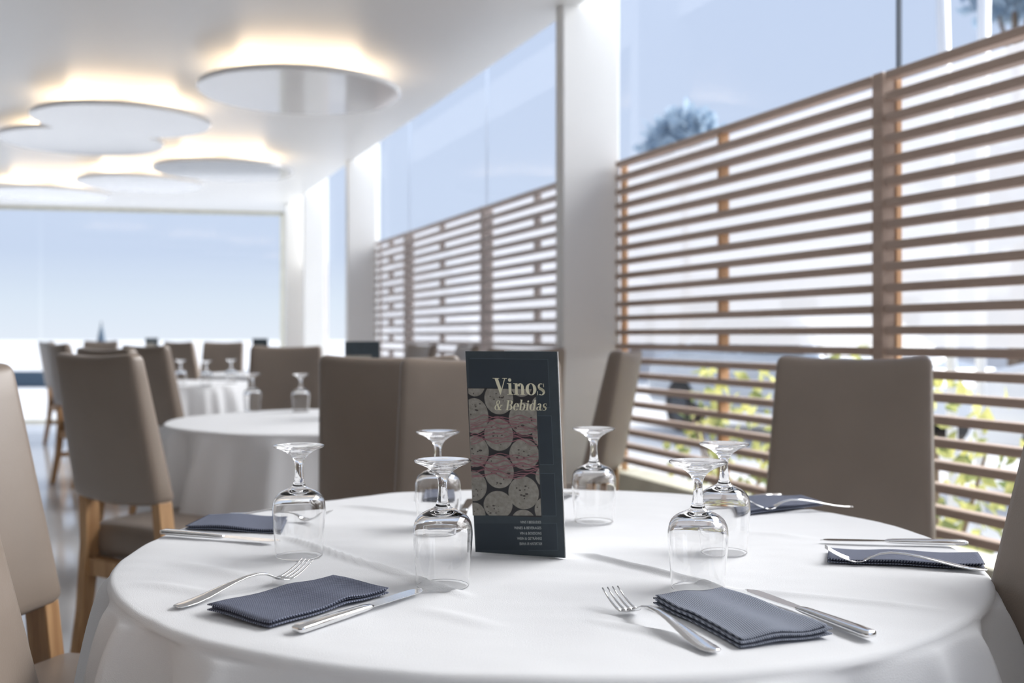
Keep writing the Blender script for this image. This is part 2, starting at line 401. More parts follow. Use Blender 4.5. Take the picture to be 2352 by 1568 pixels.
# added milky sheet behind the slats, imitating the pale haze of the sky
def haze_film(d0, d1, z0, z1, label):
    a, b = wp(d0, -.064), wp(d1, -.064); c = (a+b)/2
    o = mesh('haze_sheet', [(a.x-c.x, a.y-c.y, 0), (b.x-c.x, b.y-c.y, 0), (b.x-c.x, b.y-c.y, z1-z0), (a.x-c.x, a.y-c.y, z1-z0)], [(0, 1, 2, 3)], M['haze_film'])
    o.location = (c.x, c.y, z0); tag(o, label, 'haze_film')
haze_film(5.33, 1.62, 1.02, 1.88, 'added milky haze sheet behind the tall slats at the right')
haze_film(9.83, 5.4, .80, 1.88, 'added milky haze sheet behind the middle bay slats')

# ------------------------------------------------------------------ disc lamps
def disc_lamp(x, y, r, z, label):
    root = empty('ceiling_disc_lamp', (x, y, z), 0, label, 'lamp', 'round disc lamps under the ceiling')
    n = 64
    vs, fs = lathe([(.0, .0), (r-.012, .0), (r, .010), (r, .026), (r-.006, .032), (0, .032)], n)
    d = mesh('disc', vs, fs, M['disc'], root, False)
    ri = r*.56
    vs, fs = lathe([(ri-.03, .033), (ri-.03, .048), (ri+.03, .048), (ri+.03, .033)], n)
    mesh('light_ring', vs, fs, M['strip'], root)
    for k in range(3):
        a = 2*PI*k/3 + .6
        MB().tube([(r*.5*math.cos(a), r*.5*math.sin(a), .032), (r*.5*math.cos(a), r*.5*math.sin(a), CEIL-z-.002)], .004, 6).build('suspension_rod', M['steel'], root, True)
    MB().tube([(0, 0, CEIL-z-.025), (0, 0, CEIL-z)], .06, 20).build('canopy', M['whitepaint'], root, True)
    return root
disc_lamp(-1.265, 6.35, .60, 2.50, 'large white disc lamp nearest the window side, haloed in warm light')
disc_lamp(-2.64, 7.20, .58, 2.50, 'white disc lamp hanging second from the front, left of the largest')
disc_lamp(-3.30, 8.17, .60, 2.54, 'white disc lamp partly behind the second one, cut near the left edge')
disc_lamp(-2.54, 9.35, .60, 2.50, 'distant white disc lamp right of the overlapping pair')
disc_lamp(-3.55, 10.15, .58, 2.50, 'distant white disc lamp in the middle of the far row')
disc_lamp(-4.75, 10.9, .60, 2.50, 'most distant disc lamp at the left, just above the far window')

# ------------------------------------------------------------------ chairs
BZ, TZ, REC = .57, 1.0, .21
def make_chair(leather, label, group=None):
    root = empty('dining_chair', (0, 0, 0), 0, label, 'chair', group)
    # seat cushion
    def ds(p):
        q = p.copy(); k = (p.y+.21)/.42
        q.x *= .93 + .07*k
        if p.z > 0: q.z += .012*(1-(p.x/.215)**2)*(1-(p.y/.22)**2)
        q.z += .425; q.y += .012
        return q
    rbox('seat', (.43, .42, .115), .035, leather, root, (6, 6, 2), ds)
    # backrest
    H = TZ-BZ
    def db(p):
        q = p.copy(); t = (p.z + H/2)/H; t = max(0, min(1, t))
        hw = .5*(.395 - .030*t); q.x = p.x/.19*hw
        u = p.x/.19
        q.z = BZ + t*H + (.010*(u*u) - .004)*t**2 + (-.014*(1-u*u)+.0)*(1-t)**3*1.0
        thick = 1.12 - .35*t
        bul = .008*(1-u*u)*math.sin(PI*min(1, max(0, t)))
        q.y = -.225 - REC*(q.z-BZ) + p.y*thick + (bul if p.y > 0 else -bul) - .016*(1-u*u)
        return q
    rbox('backrest', (.38, .07, H), .022, leather, root, (10, 2, 10), db)
    # rear posts / legs, front legs
    def leg(path, wx, wy, nm='leg'):
        mb = MB()
        n = len(path); 
        for i, (x, y, z) in enumerate(path):
            a, b = wx[i]/2, wy[i]/2
            mb.v += [(x-a, y-b, z), (x+a, y-b, z), (x+a, y+b, z), (x-a, y+b, z)]
        for i in range(n-1):
            for k in range(4):
                mb.f.append((i*4+k, i*4+(k+1) % 4, (i+1)*4+(k+1) % 4, (i+1)*4+k))
        mb.f.append((3, 2, 1, 0)); mb.f.append(tuple((n-1)*4+k for k in range(4)))
        return bevel(mb.build(nm, M['oak'], root), .003, 2)
    for s in (-1, 1):
        leg([(s*.178, -.275, 0), (s*.180, -.235, .22), (s*.181, -.215, .42), (s*.172, -.226, .572), (s*.165, -.232, .60)], [.03, .034, .036, .036, .02], [.034, .042, .05, .048, .02])
        leg([(s*.185, .195, 0), (s*.187, .190, .375)], [.030, .040], [.030, .040])
        MB().box((s*.183-.011, -.225, .185), (s*.183+.011, .18, .22)).build('stretcher', M['oak'], root)
        MB().box((s*.18-.012, -.19, .33), (s*.18+.012, .17, .378)).build('seat_rail', M['oak'], root)
    MB().box((-.165, -.235, .325), (.165, -.212, .375)).build('seat_rail', M['oak'], root)
    MB().box((-.165, .180, .325), (.165, .203, .375)).build('seat_rail', M['oak'], root)
    MB().box((-.172, -.03, .19), (.172, -.008, .215)).build('stretcher', M['oak'], root)
    return root
protoA = make_chair(M['leather'], 'x')
used = [False]
def chair(bx, by, fx, fy, label, group=None):
    """bx,by = foot of the backrest, f = facing"""
    f = Vector((fx, fy)).normalized(); loc = (bx+f.x*.225, by+f.y*.225, 0); rz = math.atan2(f.y, f.x) - PI/2
    if not used[0]:
        used[0] = True; protoA.location = loc; protoA.rotation_euler = (0, 0, rz); tag(protoA, label, None, group); return protoA
    return dup(protoA, loc, rz, label, group)
chair(-.908, 1.77, .95, -.30, 'light-faced taupe leather chair at the left edge with oak post showing')
chair(-.527, 1.035, .97, .16, 'nearest taupe chair, its back filling the bottom left corner')
chair(.622, 1.17, -.95, -.10, 'dark taupe chair back cut by the right edge, nearest on the right')
chair(.797, 2.53, -.45, -.9, 'wide taupe chair back in front of the slatted screen, right of the menu')
chair(-.07, 2.36, .03, -1, 'taupe chair back directly behind the menu card')
chair(-.32, 2.86, -.02, 1, 'darker taupe chair back just left of the one behind the menu')
chair(.33, 3.9, -.95, .31, 'leaning taupe chair seen edge-on in front of the white pilaster')
chair(-1.155, 3.165, .555, .83, 'dark chair back at left with oak legs, beside the second table')
chair(-1.68, 4.60, .555, .83, 'taupe chair tucked right behind the dark one at left')
chair(-1.96, 5.9, .555, .83, 'slim dark chair back left of the three far upturned glasses')
chair(-1.17, 5.46, .10, -1, 'taupe chair facing the camera on the far side of the second table')
chair(-2.63, 9.6, .0, -1, 'distant light taupe chair behind the three upturned glasses')
chair(-3.05, 9.95, .5, .87, 'distant darker taupe chair left of the light one behind the glasses')
chair(-4.42, 10.3, .75, .66, 'farthest left taupe chair with oak leg against the bright window')
chair(-3.12, 7.5, .7, .7, 'distant narrow chair just left of the dark chair back')
chair(-4.55, 11.7, .1, -1, 'far chair top against the sky above the dark chair')
chair(-.64, 6.6, -.85, -.5, 'far chair top at the left under the middle slatted screen')
chair(-.34, 6.1, -.95, -.3, 'small far chair top in the middle under the slatted screen')
chair(.03, 4.72, -.36, .93, 'chair top peeking out right above the menu card')

# ------------------------------------------------------------------ tables and cloths
def table(x, y, label, sc=1):
    root = empty('round_table', (x, y, 0), 0, label, 'table'); root.scale = (sc, sc, 1)
    vs, fs = lathe([(0, .700), (.560, .700), (.567, .707), (.567, .722), (.560, .729), (0, .729)], 48)
    mesh('tabletop', vs, fs, M['oak'], root)
    MB().tube([(0, 0, .02), (0, 0, .70)], .04, 16).build('pedestal', M['alu'], root, True)
    MB().tube([(0, 0, 0), (0, 0, .02)], .28, 32).build('base', M['alu'], root)
def cloth_mesh(name, seed, creases=(), nth=360, fine=True):
    R0, ER = .590, .010
    vs, fs = [], []
    rr = []
    nr = 70 if fine else 10
    for i in range(1, nr+1): rr.append(('top', R0*i/nr))
    for i in range(1, 6): rr.append(('edge', i/5*PI/2))
    nd = 22 if fine else 8
    for i in range(1, nd+1): rr.append(('drop', (i/nd)**1.7))
    def top_h(x, y):
        h = 0
        for (ax, ay, bx, by, amp, wd) in creases:
            dx, dy = bx-ax, by-ay; L = math.hypot(dx, dy); s = ((x-ax)*dx+(y-ay)*dy)/L; t = ((x-ax)*dy-(y-ay)*dx)/L
            f = min(1, max(0, s/.06))*min(1, max(0, (L-s)/.06))
            h += amp*f*math.exp(-(t/wd)**2)
        if fine:
            h += .0022*noise.noise(Vector((x*4+seed, y*9, 0))) + .0009*noise.noise(Vector((x*16, y*26+seed, 3)))
            # long shallow ripples
            h += .0007*math.sin(x*21+6*noise.noise(Vector((x*2, y*2, seed))))*.6
        return h
    def fold(a, t):
        f = .55*math.cos(7*a+seed+.8*math.sin(2*a+seed)) + .30*math.cos(4*a+1.3*seed) + .15*math.cos(13*a+seed*2)
        corner = max(0, math.cos(2*(a - PI/4 - seed*.37)))**6
        g = f*t**.7*.060 + .075*t**.85 + corner*t*.05
        for a0, w_, am in ((210.5, .035, .030), (217.8, .05, .050), (204, .05, -.02), (225, .07, -.034), (236, .05, .030), (250, .07, -.018), (262, .05, .022), (276, .07, -.02), (287, .045, .030), (298, .05, -.022), (309, .05, .022), (318, .035, .034), (325, .05, -.02), (332, .05, .02), (196, .05, .024)):
            dd = (a - math.radians(a0) + seed*0 + PI) % (2*PI) - PI
            g += am*2.3*math.exp(-(math.hypot(dd, w_*.25)/(w_*.9)))*t**.36
        return g
    vs.append((0, 0, .7465 + top_h(0, 0)))
    for kind, v in rr:
        for k in range(nth):
            a = 2*PI*k/nth; c, s_ = math.cos(a), math.sin(a)
            if kind == 'top':
                r = v; sag = 0
                e_ = max(0, (v/R0-.95)/.05)
                z = .7465 + top_h(r*c, r*s_) - .0012*e_*e_*(1+.8*math.cos(7*a+seed))
            elif kind == 'edge':
                r = R0 + ER*math.sin(v); z = .7465 - .0012*(1+.8*math.cos(7*a+seed)) - ER*(1-math.cos(v)) + top_h(R0*c, R0*s_)*(1-v/(PI/2)*.6)
            else:
                r = R0 + ER + fold(a, v); z = .7465 - .0012*(1+.8*math.cos(7*a+seed)) + top_h(R0*c, R0*s_)*.4 - ER - v*.52 + (.05*math.cos(4*a+seed))*v
            vs.append((r*c, r*s_, z))
    for k in range(nth): fs.append((0, 1+k, 1+(k+1) % nth))
    for i in range(len(rr)-1):
        b0 = 1+i*nth; b1 = b0+nth
        for k in range(nth): fs.append((b0+k, b1+k, b1+(k+1) % nth, b0+(k+1) % nth))
    return mesh(name, vs, fs, M['cloth'], None, True)
T1 = (.049, 1.554)
table(T1[0], T1[1], 'near round table hidden under the big white cloth')
def ln(p, q, amp=.0022, wd=.006, k=2.3):
    a, b = at(*p), at(*q); return (a[0]-T1[0], a[1]-T1[1], b[0]-T1[0], b[1]-T1[1], amp*k, wd)
cr = [ln((640, 1225), (1090, 1368), .0028, .0060), ln((1300, 1262), (1700, 1352), .0030, .0060), ln((1650, 1345), (2180, 1395), .0020, .008),
      ln((780, 1155), (1100, 1195), .0024, .011), ln((1340, 1415), (1650, 1475), .0018, .007), ln((1380, 1405), (1500, 1425), .001, .012),
      ln((300, 1330), (560, 1370), .0016, .012), ln((390, 1285), (640, 1330), .0016, .014), ln((1700, 1215), (1900, 1235), .0018, .012),
      ln((940, 1385), (1180, 1440), .0012, .012), ln((1000, 1360), (960, 1330), .001, .01)]
c = cloth_mesh('tablecloth', 1.9, cr, 560, True); c.location = (T1[0], T1[1], 0)
tag(c, 'large white linen cloth on the near table, set with napkins and cutlery', 'tablecloth')
far_tables = [((-.66, 3.93), 'second', 'white cloth on the second round table behind the dark chair', .7),
              ((-2.24, 7.0), 'third', 'white cloth on the third table holding three blurred glasses', 2.2),
              ((-1.95, 8.8), 'fourth', 'white cloth on the table hidden behind the far facing chairs', 3.1),
              ((-3.45, 11.0), 'fifth', 'white cloth on the farthest table near the big window', 4.0)]
for (x, y), nm, lb, sd in far_tables:
    table(x, y, nm + ' round table from the camera, hidden under its white cloth', .86 if nm == 'third' else 1)
    c = cloth_mesh('tablecloth', sd, (), 200, False); c.location = (x, y, 0); c.scale = (.86, .86, 1) if nm == 'third' else (1, 1, 1); tag(c, lb, 'tablecloth')

# ------------------------------------------------------------------ glasses (upside down goblets)
TOPZ = .7485
def make_glass(n=56):
    H = .155
    # outer profile from the rim (z=0) up to the foot disc (z=H)
    outer = [(.0324, .0004), (.0326, .004), (.0333, .018), (.0347, .036), (.0361, .052), (.0368, .062), (.0364, .070), (.0350, .077), (.0318, .0835), (.0262, .0885), (.0185, .0920), (.0120, .0945), (.0088, .0975), (.0074, .102), (.0064, .109), (.0056, .117), (.0054, .124), (.0062, .130), (.0085, .1355), (.0130, .1405), (.0200, .1450), (.0280, .1485), (.0340, .1505), (.0352, .1520), (.0350, .1535), (.0335, .1542), (.022, .1532), (.010, .1520), (.0001, .1517)]
    inner = [(.0001, .0895), (.008, .0890), (.0150, .0880), (.0240, .0853), (.0300, .0810), (.0336, .0755), (.0352, .0690), (.0357, .062), (.0350, .052), (.0337, .036), (.0323, .018), (.0316, .004), (.0316, .0006)]
    prof = inner[::-1]                     # rim inside -> top inside
    pr = [(r, z) for r, z in prof]
    full = [(.0001, .0895)] + inner[1:] + [(.0320, .0)] + outer
    # smooth resample of the outer part
    vs, fs = lathe(full, n)
    bm = bmesh.new(); vv = [bm.verts.new(v) for v in vs]
    for f in fs:
        try: bm.faces.new([vv[i] for i in f])
        except ValueError: pass
    bmesh.ops.remove_doubles(bm, verts=bm.verts, dist=.0003)
    bmesh.ops.recalc_face_normals(bm, faces=bm.faces)
    me = bpy.data.meshes.new('wine_glass'); bm.to_mesh(me); bm.free()
    for p in me.polygons: p.use_smooth = True
    me.materials.append(M['glass'])
    return me
GM = make_glass()
def glass(x, y, label, z=TOPZ, group='upturned glasses on the near table'):
    o = bpy.data.objects.new('wine_glass', GM); COL.objects.link(o); o.location = (x, y, z)
    md = o.modifiers.new('smooth', 'SUBSURF'); md.levels = 1; md.render_levels = 1
    return tag(o, label, 'glass', group)
for px, d, lb in ((1017, 1.299, 'upturned wine glass in front, just left of the menu card'),
                  (687, 1.475, 'leftmost upturned wine glass on the near table'),
                  (1006, 1.690, 'upturned glass directly behind the front one left of the menu'),
                  (1364, 1.750, 'upturned glass in front of the leaning chair, right of the menu'),
                  (1603, 1.286, 'frontmost upturned glass on the right of the near table'),
                  (1663, 1.500, 'upturned glass half hidden behind the front right one')):
    glass((px-1176)*d/F, d, lb)
for px, d, lb in ((580, 4.35, 'blurred upturned glass on the second table, left of two'), (691, 4.3, 'blurred upturned glass on the second table beside the dark chair back')):
    glass((px-1176)*d/F, d, lb, .7475, 'blurred upturned glasses on the second table')
for px, d, lb in ((415, 6.75, 'leftmost blurred upturned glass on the third table'), (474, 6.62, 'middle blurred upturned glass on the third table'), (531, 6.9, 'rightmost blurred upturned glass on the third table')):
    glass((px-1176)*d/F, d, lb, .7475, 'blurred upturned glasses on the third table')

# ------------------------------------------------------------------ cutlery
def make_fork():
    """lies along +X: handle end at x=0, tines at x=.2"""
    root = empty('fork', (0, 0, 0), 0, None, 'fork')
    # handle: flat teardrop strip
    xs = [0, .003, .010, .022, .040, .060, .080, .100, .118, .132, .142, .150]
    hw = [.0050, .0085, .0105, .0110, .0100, .0078, .0058, .0044, .0038, .0040, .0055, .0085]
    zz = [.0020, .0020, .0022, .0030, .0055, .0095, .0135, .0165, .0170, .0145, .0100, .0060]
    th = [.0012, .0016, .0018, .0018, .0018, .0018, .0018, .0018, .0018, .0015, .0012, .0010]
    mb = MB(); n = 12
    def strip(xs, hw, zz, th, cup=0):
        base = len(mb.v)
        for x, h, z, t in zip(xs, hw, zz, th):
            for k in range(n):
                a = 2*PI*k/n; cy = math.cos(a)*h; cz = math.sin(a)*t
                mb.v.append((x, cy, z + cz + cup*(cy/.012)**2))
        for i in range(len(xs)-1):
            for k in range(n):
                mb.f.append((base+i*n+k, base+i*n+(k+1) % n, base+(i+1)*n+(k+1) % n, base+(i+1)*n+k))
        mb.f.append(tuple(base+k for k in range(n))[::-1]); mb.f.append(tuple(base+(len(xs)-1)*n+k for k in range(n)))
    strip(xs, hw, zz, th)
    mb.build('handle', M['steel'], root, True)
    mb = MB()
    strip([.149, .152, .156, .160, .164], [.0085, .0105, .0118, .0122, .0122], [.0062, .0048, .0038, .0034, .0036], [.001]*5, .0008)
    mb.build('neck_plate', M['steel'], root, True)
    ys = (-.0105, -.0035, .0035, .0105)
    for y in ys:
        mb = MB(); pts = []; rs = []
        for t in (0, .15, .3, .5, .7, .85, 1):
            x = .162 + .040*t; z = .0036 + .0165*t**1.6 + .0004
            pts.append((x, y*(1-.06*t), z)); w_ = .0021*(1-.62*t); rs.append((w_, .0010*(1-.3*t)))
        mb.tube(pts, rs, 8).build('tine', M['steel'], root, True)
    return root
def make_knife():
    root = empty('knife', (0, 0, 0), 0, None, 'knife')
    mb = MB(); n = 16
    xs = [0, .002, .006, .03, .07, .095, .105, .112, .116]; hw = [.0050, .0075, .0085, .0084, .0072, .0062, .0060, .0054, .0050]; th = [.0020, .0034, .0040, .0040, .0036, .0033, .0030, .0024, .0016]
    for x, h, t in zip(xs, hw, th):
        for k in range(n):
            a = 2*PI*k/n; cx = math.copysign(abs(math.cos(a))**.55, math.cos(a)); cz = math.copysign(abs(math.sin(a))**.55, math.sin(a))
            mb.v.append((x, cx*h, .0044 + cz*t))
    for i in range(len(xs)-1):
        for k in range(n): mb.f.append((i*n+k, i*n+(k+1) % n, (i+1)*n+(k+1) % n, (i+1)*n+k))
    mb.f.append(tuple(range(n))[::-1]); mb.f.append(tuple((len(xs)-1)*n+k for k in range(n)))
    mb.build('handle', M['steel'], root, True)
    # blade with serrated lower edge
    up, lo = [], []
    N = 60
    for i in range(N+1):
        t = i/N; x = .113 + .097*t
        a = .0062 + .0036*math.sin(min(1, t*1.15)*PI*.62); b = -.0060 - .0026*math.sin(min(1, t)*PI*.75)
        close = max(0, (t-.82)/.18)
        a = a*(1-close**2.2) ; b = b*(1-close**3) + .0045*close**2
        if t > .30 and t < .97 and i % 2: b += .0009
        if i == N: a = b = .0036
        up.append((x, a)); lo.append((x, b))
    mb = MB()
    for z, fl_ in ((.0052, 0), (.0038, 1)):
        for x, y in up: mb.v.append((x, y, z))
        for x, y in lo: mb.v.append((x, y, z - (.0004 if fl_ == 0 else -.0004)))
    K = N+1
    for i in range(N):
        mb.f.append((K+i, K+i+1, i+1, i)); mb.f.append((2*K+i, 2*K+i+1, 3*K+i+1, 3*K+i))
        mb.f.append((i, i+1, 2*K+i+1, 2*K+i)); mb.f.append((3*K+i, 3*K+i+1, K+i+1, K+i))
    mb.f.append((0, 2*K, 3*K, K))
    b_ = mb.build('blade', M['steel'], root, False)
    return root
fork0, knife0 = make_fork(), make_knife()
FU, KU = [0], [0]
def place(proto, ctr, A, B, label, group, z=TOPZ, yflip=False):
    """A = handle end, B = tip, both floor-plan points"""
    ang = math.atan2(B[1]-A[1], B[0]-A[0])
    if ctr[0] == 0: o = proto
    else: o = dup(proto)
    ctr[0] += 1
    o.location = (A[0], A[1], z); o.rotation_euler = (0, 0, ang)
    if yflip: o.rotation_euler = (PI, 0, ang) if False else (0, 0, ang)
    return tag(o, label, None, group)
gF, gK, gN = 'forks laid on the near table', 'knives laid on the near table', 'dark napkins on the near table'
Z = .75
place(fork0, FU, at(1644, 1496), at(1398, 1344, .77), 'steel fork lying front right, left of the ribbed grey napkin', gF)
place(fork0, FU, at(404, 1394), at(697, 1284, .77), 'steel fork lying front left, behind the dark napkin', gF)
place(fork0, FU, at(2267, 1308), at(1884, 1252, .77), 'steel fork at the right, resting across the folded napkin edge', gF)
place(fork0, FU, at(1957, 1166), at(1738, 1148, .77), 'blurred steel fork in front of the wide taupe chair back', gF, TOPZ+.003)
place(fork0, FU, at(528, 1180), at(765, 1172, .77), 'blurred steel fork at the left rim of the near table', gF)
place(fork0, FU, at(1312, 1132), at(1220, 1175, .77), 'fork mostly hidden behind the menu card', gF)
place(knife0, KU, at(2003, 1464), at(1717, 1358), 'serrated steel knife lying front right, right of the napkin', gK)
place(knife0, KU, at(679, 1452), at(978, 1356), 'steel knife lying front left, nearest the cloth edge', gK)
place(knife0, KU, at(2222, 1250), at(1848, 1243), 'serrated steel knife at the right rim behind the folded napkin', gK)
place(knife0, KU, at(372, 1224), at(664, 1250), 'blurred steel knife on the left, in front of the small napkin', gK)
place(knife0, KU, at(1082, 1152), at(1052, 1196), 'dark blurred knife behind the glass left of the menu', gK)
place(knife0, KU, at(1790, 1138), at(1545, 1167), 'blurred knife tip left of the napkin by the wide chair', gK)

# ------------------------------------------------------------------ napkins
def napkin(c4, label, waves, layers=3, mt='napkin', th=.0014, fold_front=.0, rot=0):
    """c4: four pixel corners in order (A,B,C,D); AB is the folded front edge"""
    P = [Vector(at(*p)) for p in c4]; ctr = sum(P, Vector((0, 0)))/4
    root = empty('napkin', (ctr.x, ctr.y, TOPZ), 0, label, 'napkin', gN)
    N, K = 34, 18
    for li in range(layers):
        off = li*(th+.0006)
        vs, uvs = [], []
        ins = .0035*(li % 2)
        def pt(u, v):
            p = (P[0]*(1-u) + P[1]*u)*(1-v) + (P[3]*(1-u)+P[2]*u)*v
            return p - ctr
        L = (P[1]-P[0]).length; Wd = (P[3]-P[0]).length
        for side in (1, 0):
            for i in range(N+1):
                for j in range(K+1):
                    u = i/N; v = j/K
                    uu = ins/L + u*(1-2*ins/L); vv = ins/Wd + v*(1-ins/Wd)
                    p = pt(uu, vv)
                    h = off + waves(u, v)*(.35+.65*(li+1)/layers) + (th if side else 0)
                    vs.append((p.x, p.y, max(.0002, h))); uvs.append((uu*L*.1/.1, vv*Wd))
        fs = []; K1 = K+1; B = (N+1)*K1
        for i in range(N):
            for j in range(K):
                a = i*K1+j; fs.append((a, a+K1, a+K1+1, a+1)); fs.append((B+a, B+a+1, B+a+K1+1, B+a+K1))
        for i in range(N):
            a = i*K1; fs.append((a, B+a, B+a+K1, a+K1)); a = i*K1+K; fs.append((a, a+K1, B+a+K1, B+a))
        for j in range(K):
            a = j; fs.append((a, a+1, B+a+1, B+a)); a = N*K1+j; fs.append((a, B+a, B+a+1, a+1))
        o = mesh('napkin_layer', vs, fs, M[mt], root, True)
        me = o.data; uvl = me.uv_layers.new(name='UVMap')
        for lp in me.loops: uvl.data[lp.index].uv = uvs[lp.vertex_index]
        bm = bmesh.new(); bm.from_mesh(me); bmesh.ops.recalc_face_normals(bm, faces=bm.faces); bm.to_mesh(me); bm.free()
    return root
s = math.sin
napkin([(476, 1402), (620, 1440), (893, 1362), (765, 1334)], 'dark ribbed paper napkin front left, between fork and knife',
       lambda u, v: .0022*(1+s(5.2*u+.4))*.8*(1-v*.5) + .0028*math.exp(-((v-.62)/.10)**2)*(.4+.6*u) + .0016*s(6*v+1)**2 + .002*v)
napkin([(1700, 1484), (1912, 1458), (1662, 1366), (1500, 1386)], 'lighter grey ribbed napkin front right, between fork and serrated knife',
       lambda u, v: .0035*(s(3.1*u*1.5-.3)**2)*(1-v*.4) + .0020*s(5*v+u)**2 + .0026*math.exp(-((v-.55)/.14)**2)*(1-u*.5) + .002*v, 4, 'napkin_grey')
napkin([(1900, 1290), (2262, 1305), (2246, 1278), (1904, 1266)], 'narrow folded dark napkin at the right rim of the table',
       lambda u, v: .0008 + .0022*s(5.5*u+2.2)**2 + .0008*s(3*v), 3, 'napkin', .0012)
napkin([(1700, 1184), (1890, 1160), (1840, 1146), (1690, 1152)], 'blurred dark napkin in front of the wide taupe chair back',
       lambda u, v: .002 + .003*s(3*u+.5)**2 + .002*v, 3)
napkin([(426, 1212), (640, 1223), (655, 1195), (480, 1190)], 'blurred dark napkin on the left behind the left knife',
       lambda u, v: .003*s(4*u)**2 + .003*v, 3)
napkin([(962, 1148), (1058, 1148), (1055, 1124), (970, 1124)], 'dark napkin seen through the glass left of the menu',
       lambda u, v: .003*s(4*u)**2 + .003*v, 3)

# ------------------------------------------------------------------ lettering (high-contrast serif, drawn as flat shapes)
def ell(cx, cy, rx, ry, a0=0, a1=2*PI, n=28): return [(cx+rx*math.cos(a0+(a1-a0)*i/n), cy+ry*math.sin(a0+(a1-a0)*i/n)) for i in range(n+1)]
def ring(cx, cy, rx, ry, ix, iy, a0=0, a1=2*PI, n=32):
    o = ell(cx, cy, rx, ry, a0, a1, n); i = ell(cx, cy, ix, iy, a0, a1, n); return [[o[k], o[k+1], i[k+1], i[k]] for k in range(n)]
def rect(x0, y0, x1, y1): return [(x0, y0), (x1, y0), (x1, y1), (x0, y1)]
XH, CH = .50, .72
def glyph(c):
    """returns (polys, advance); baseline 0, x-height .5, cap height .72"""
    S_ = .13; h = .028
    if c == 'V': return [[(.09, CH-h), (.25, CH-h), (.42, .20), (.36, 0), (.33, 0)], [(.36, 0), (.345, .08), (.55, CH-h), (.59, CH-h)], rect(0, CH-h, .31, CH), rect(.45, CH-h, .68, CH)], .66
    if c == 'i': return [rect(.08, 0, .08+S_, XH), rect(.01, 0, .28, h), rect(.01, XH-h, .12, XH), ell(.145, .64, .075, .075)], .30
    if c == 'n': return [rect(.08, 0, .08+S_, XH), rect(.01, 0, .27, h), rect(.01, XH-h, .12, XH), rect(.37, 0, .37+S_, .33), rect(.32, 0, .56, h)] + ring(.34, .33, .16, .175, .03, .135, 0, PI*.92, 16), .585
    if c == 'o': return ring(.25, .25, .25, .262, .105, .235), .52
    if c == 's':
        p = []
        p += ring(.20, .365, .15, .145, .055, .118, PI*.30, PI*1.35, 16)
        p += ring(.20, .145, .175, .155, .075, .128, -PI*.72, PI*.42, 16)
        p += [[(.07, .33), (.12, .22), (.30, .17), (.34, .25), (.20, .31)], [(.13, .255), (.30, .10), (.37, .16), (.28, .29), (.10, .37)]]
        p += [rect(.31, .35, .335, .50), rect(.02, 0, .045, .17)]
        return p, .42
    if c == 'B': return [rect(.09, 0, .09+S_+.01, CH), rect(.01, 0, .26, h), rect(.01, CH-h, .26, CH)] + ring(.30, .545, .235, .175, .095, .148, -PI/2, PI/2, 18) + ring(.30, .19, .27, .19, .12, .162, -PI/2, PI/2, 18) + [rect(.2, .355, .33, .385), rect(.2, 0, .31, h), rect(.2, CH-h, .31, CH)], .62
    if c == 'e': return ring(.24, .25, .235, .262, .10, .235, PI*.0, PI*1.78, 28) + [rect(.10, .25, .46, .28)], .48
    if c == 'b': return [rect(.06, .02, .06+S_, .76), rect(0, .76-h, .12, .76)] + ring(.27, .25, .23, .262, .09, .23, -PI*.8, PI*.8, 26), .53
    if c == 'd': return [rect(.33, 0, .33+S_, .76), rect(.26, .76-h, .38, .76), rect(.42, 0, .52, h)] + ring(.25, .25, .23, .262, .09, .23, PI*.2, PI*1.8, 26), .55
    if c == 'a': return [rect(.27, .03, .27+S_, .36), rect(.35, 0, .46, h+.02)] + ring(.235, .36, .165, .145, .04, .118, 0, PI*.9, 16) + ring(.20, .14, .17, .145, .06, .115, 0, 2*PI, 24), .48
    if c == '&': return ring(.25, .55, .15, .155, .075, .13) + ring(.24, .20, .23, .205, .12, .175, PI*.35, PI*1.98, 26) + [[(.12, .44), (.25, .46), (.52, .03), (.40, .0)], [(.43, .16), (.52, .36), (.58, .36), (.47, .12)], rect(.44, .34, .66, .37), [(.47, .0), (.62, .0), (.60, .05), (.44, .08)]], .70
    return [], .22
def text_polys(txt, size, shear=0, track=0):
    x = 0; out = []
    for ch in txt:
        p, adv = glyph(ch)
        for q in p: out.append([((x+a + shear*b)*size, b*size) for a, b in q])
        x += adv + track
    return out, x*size

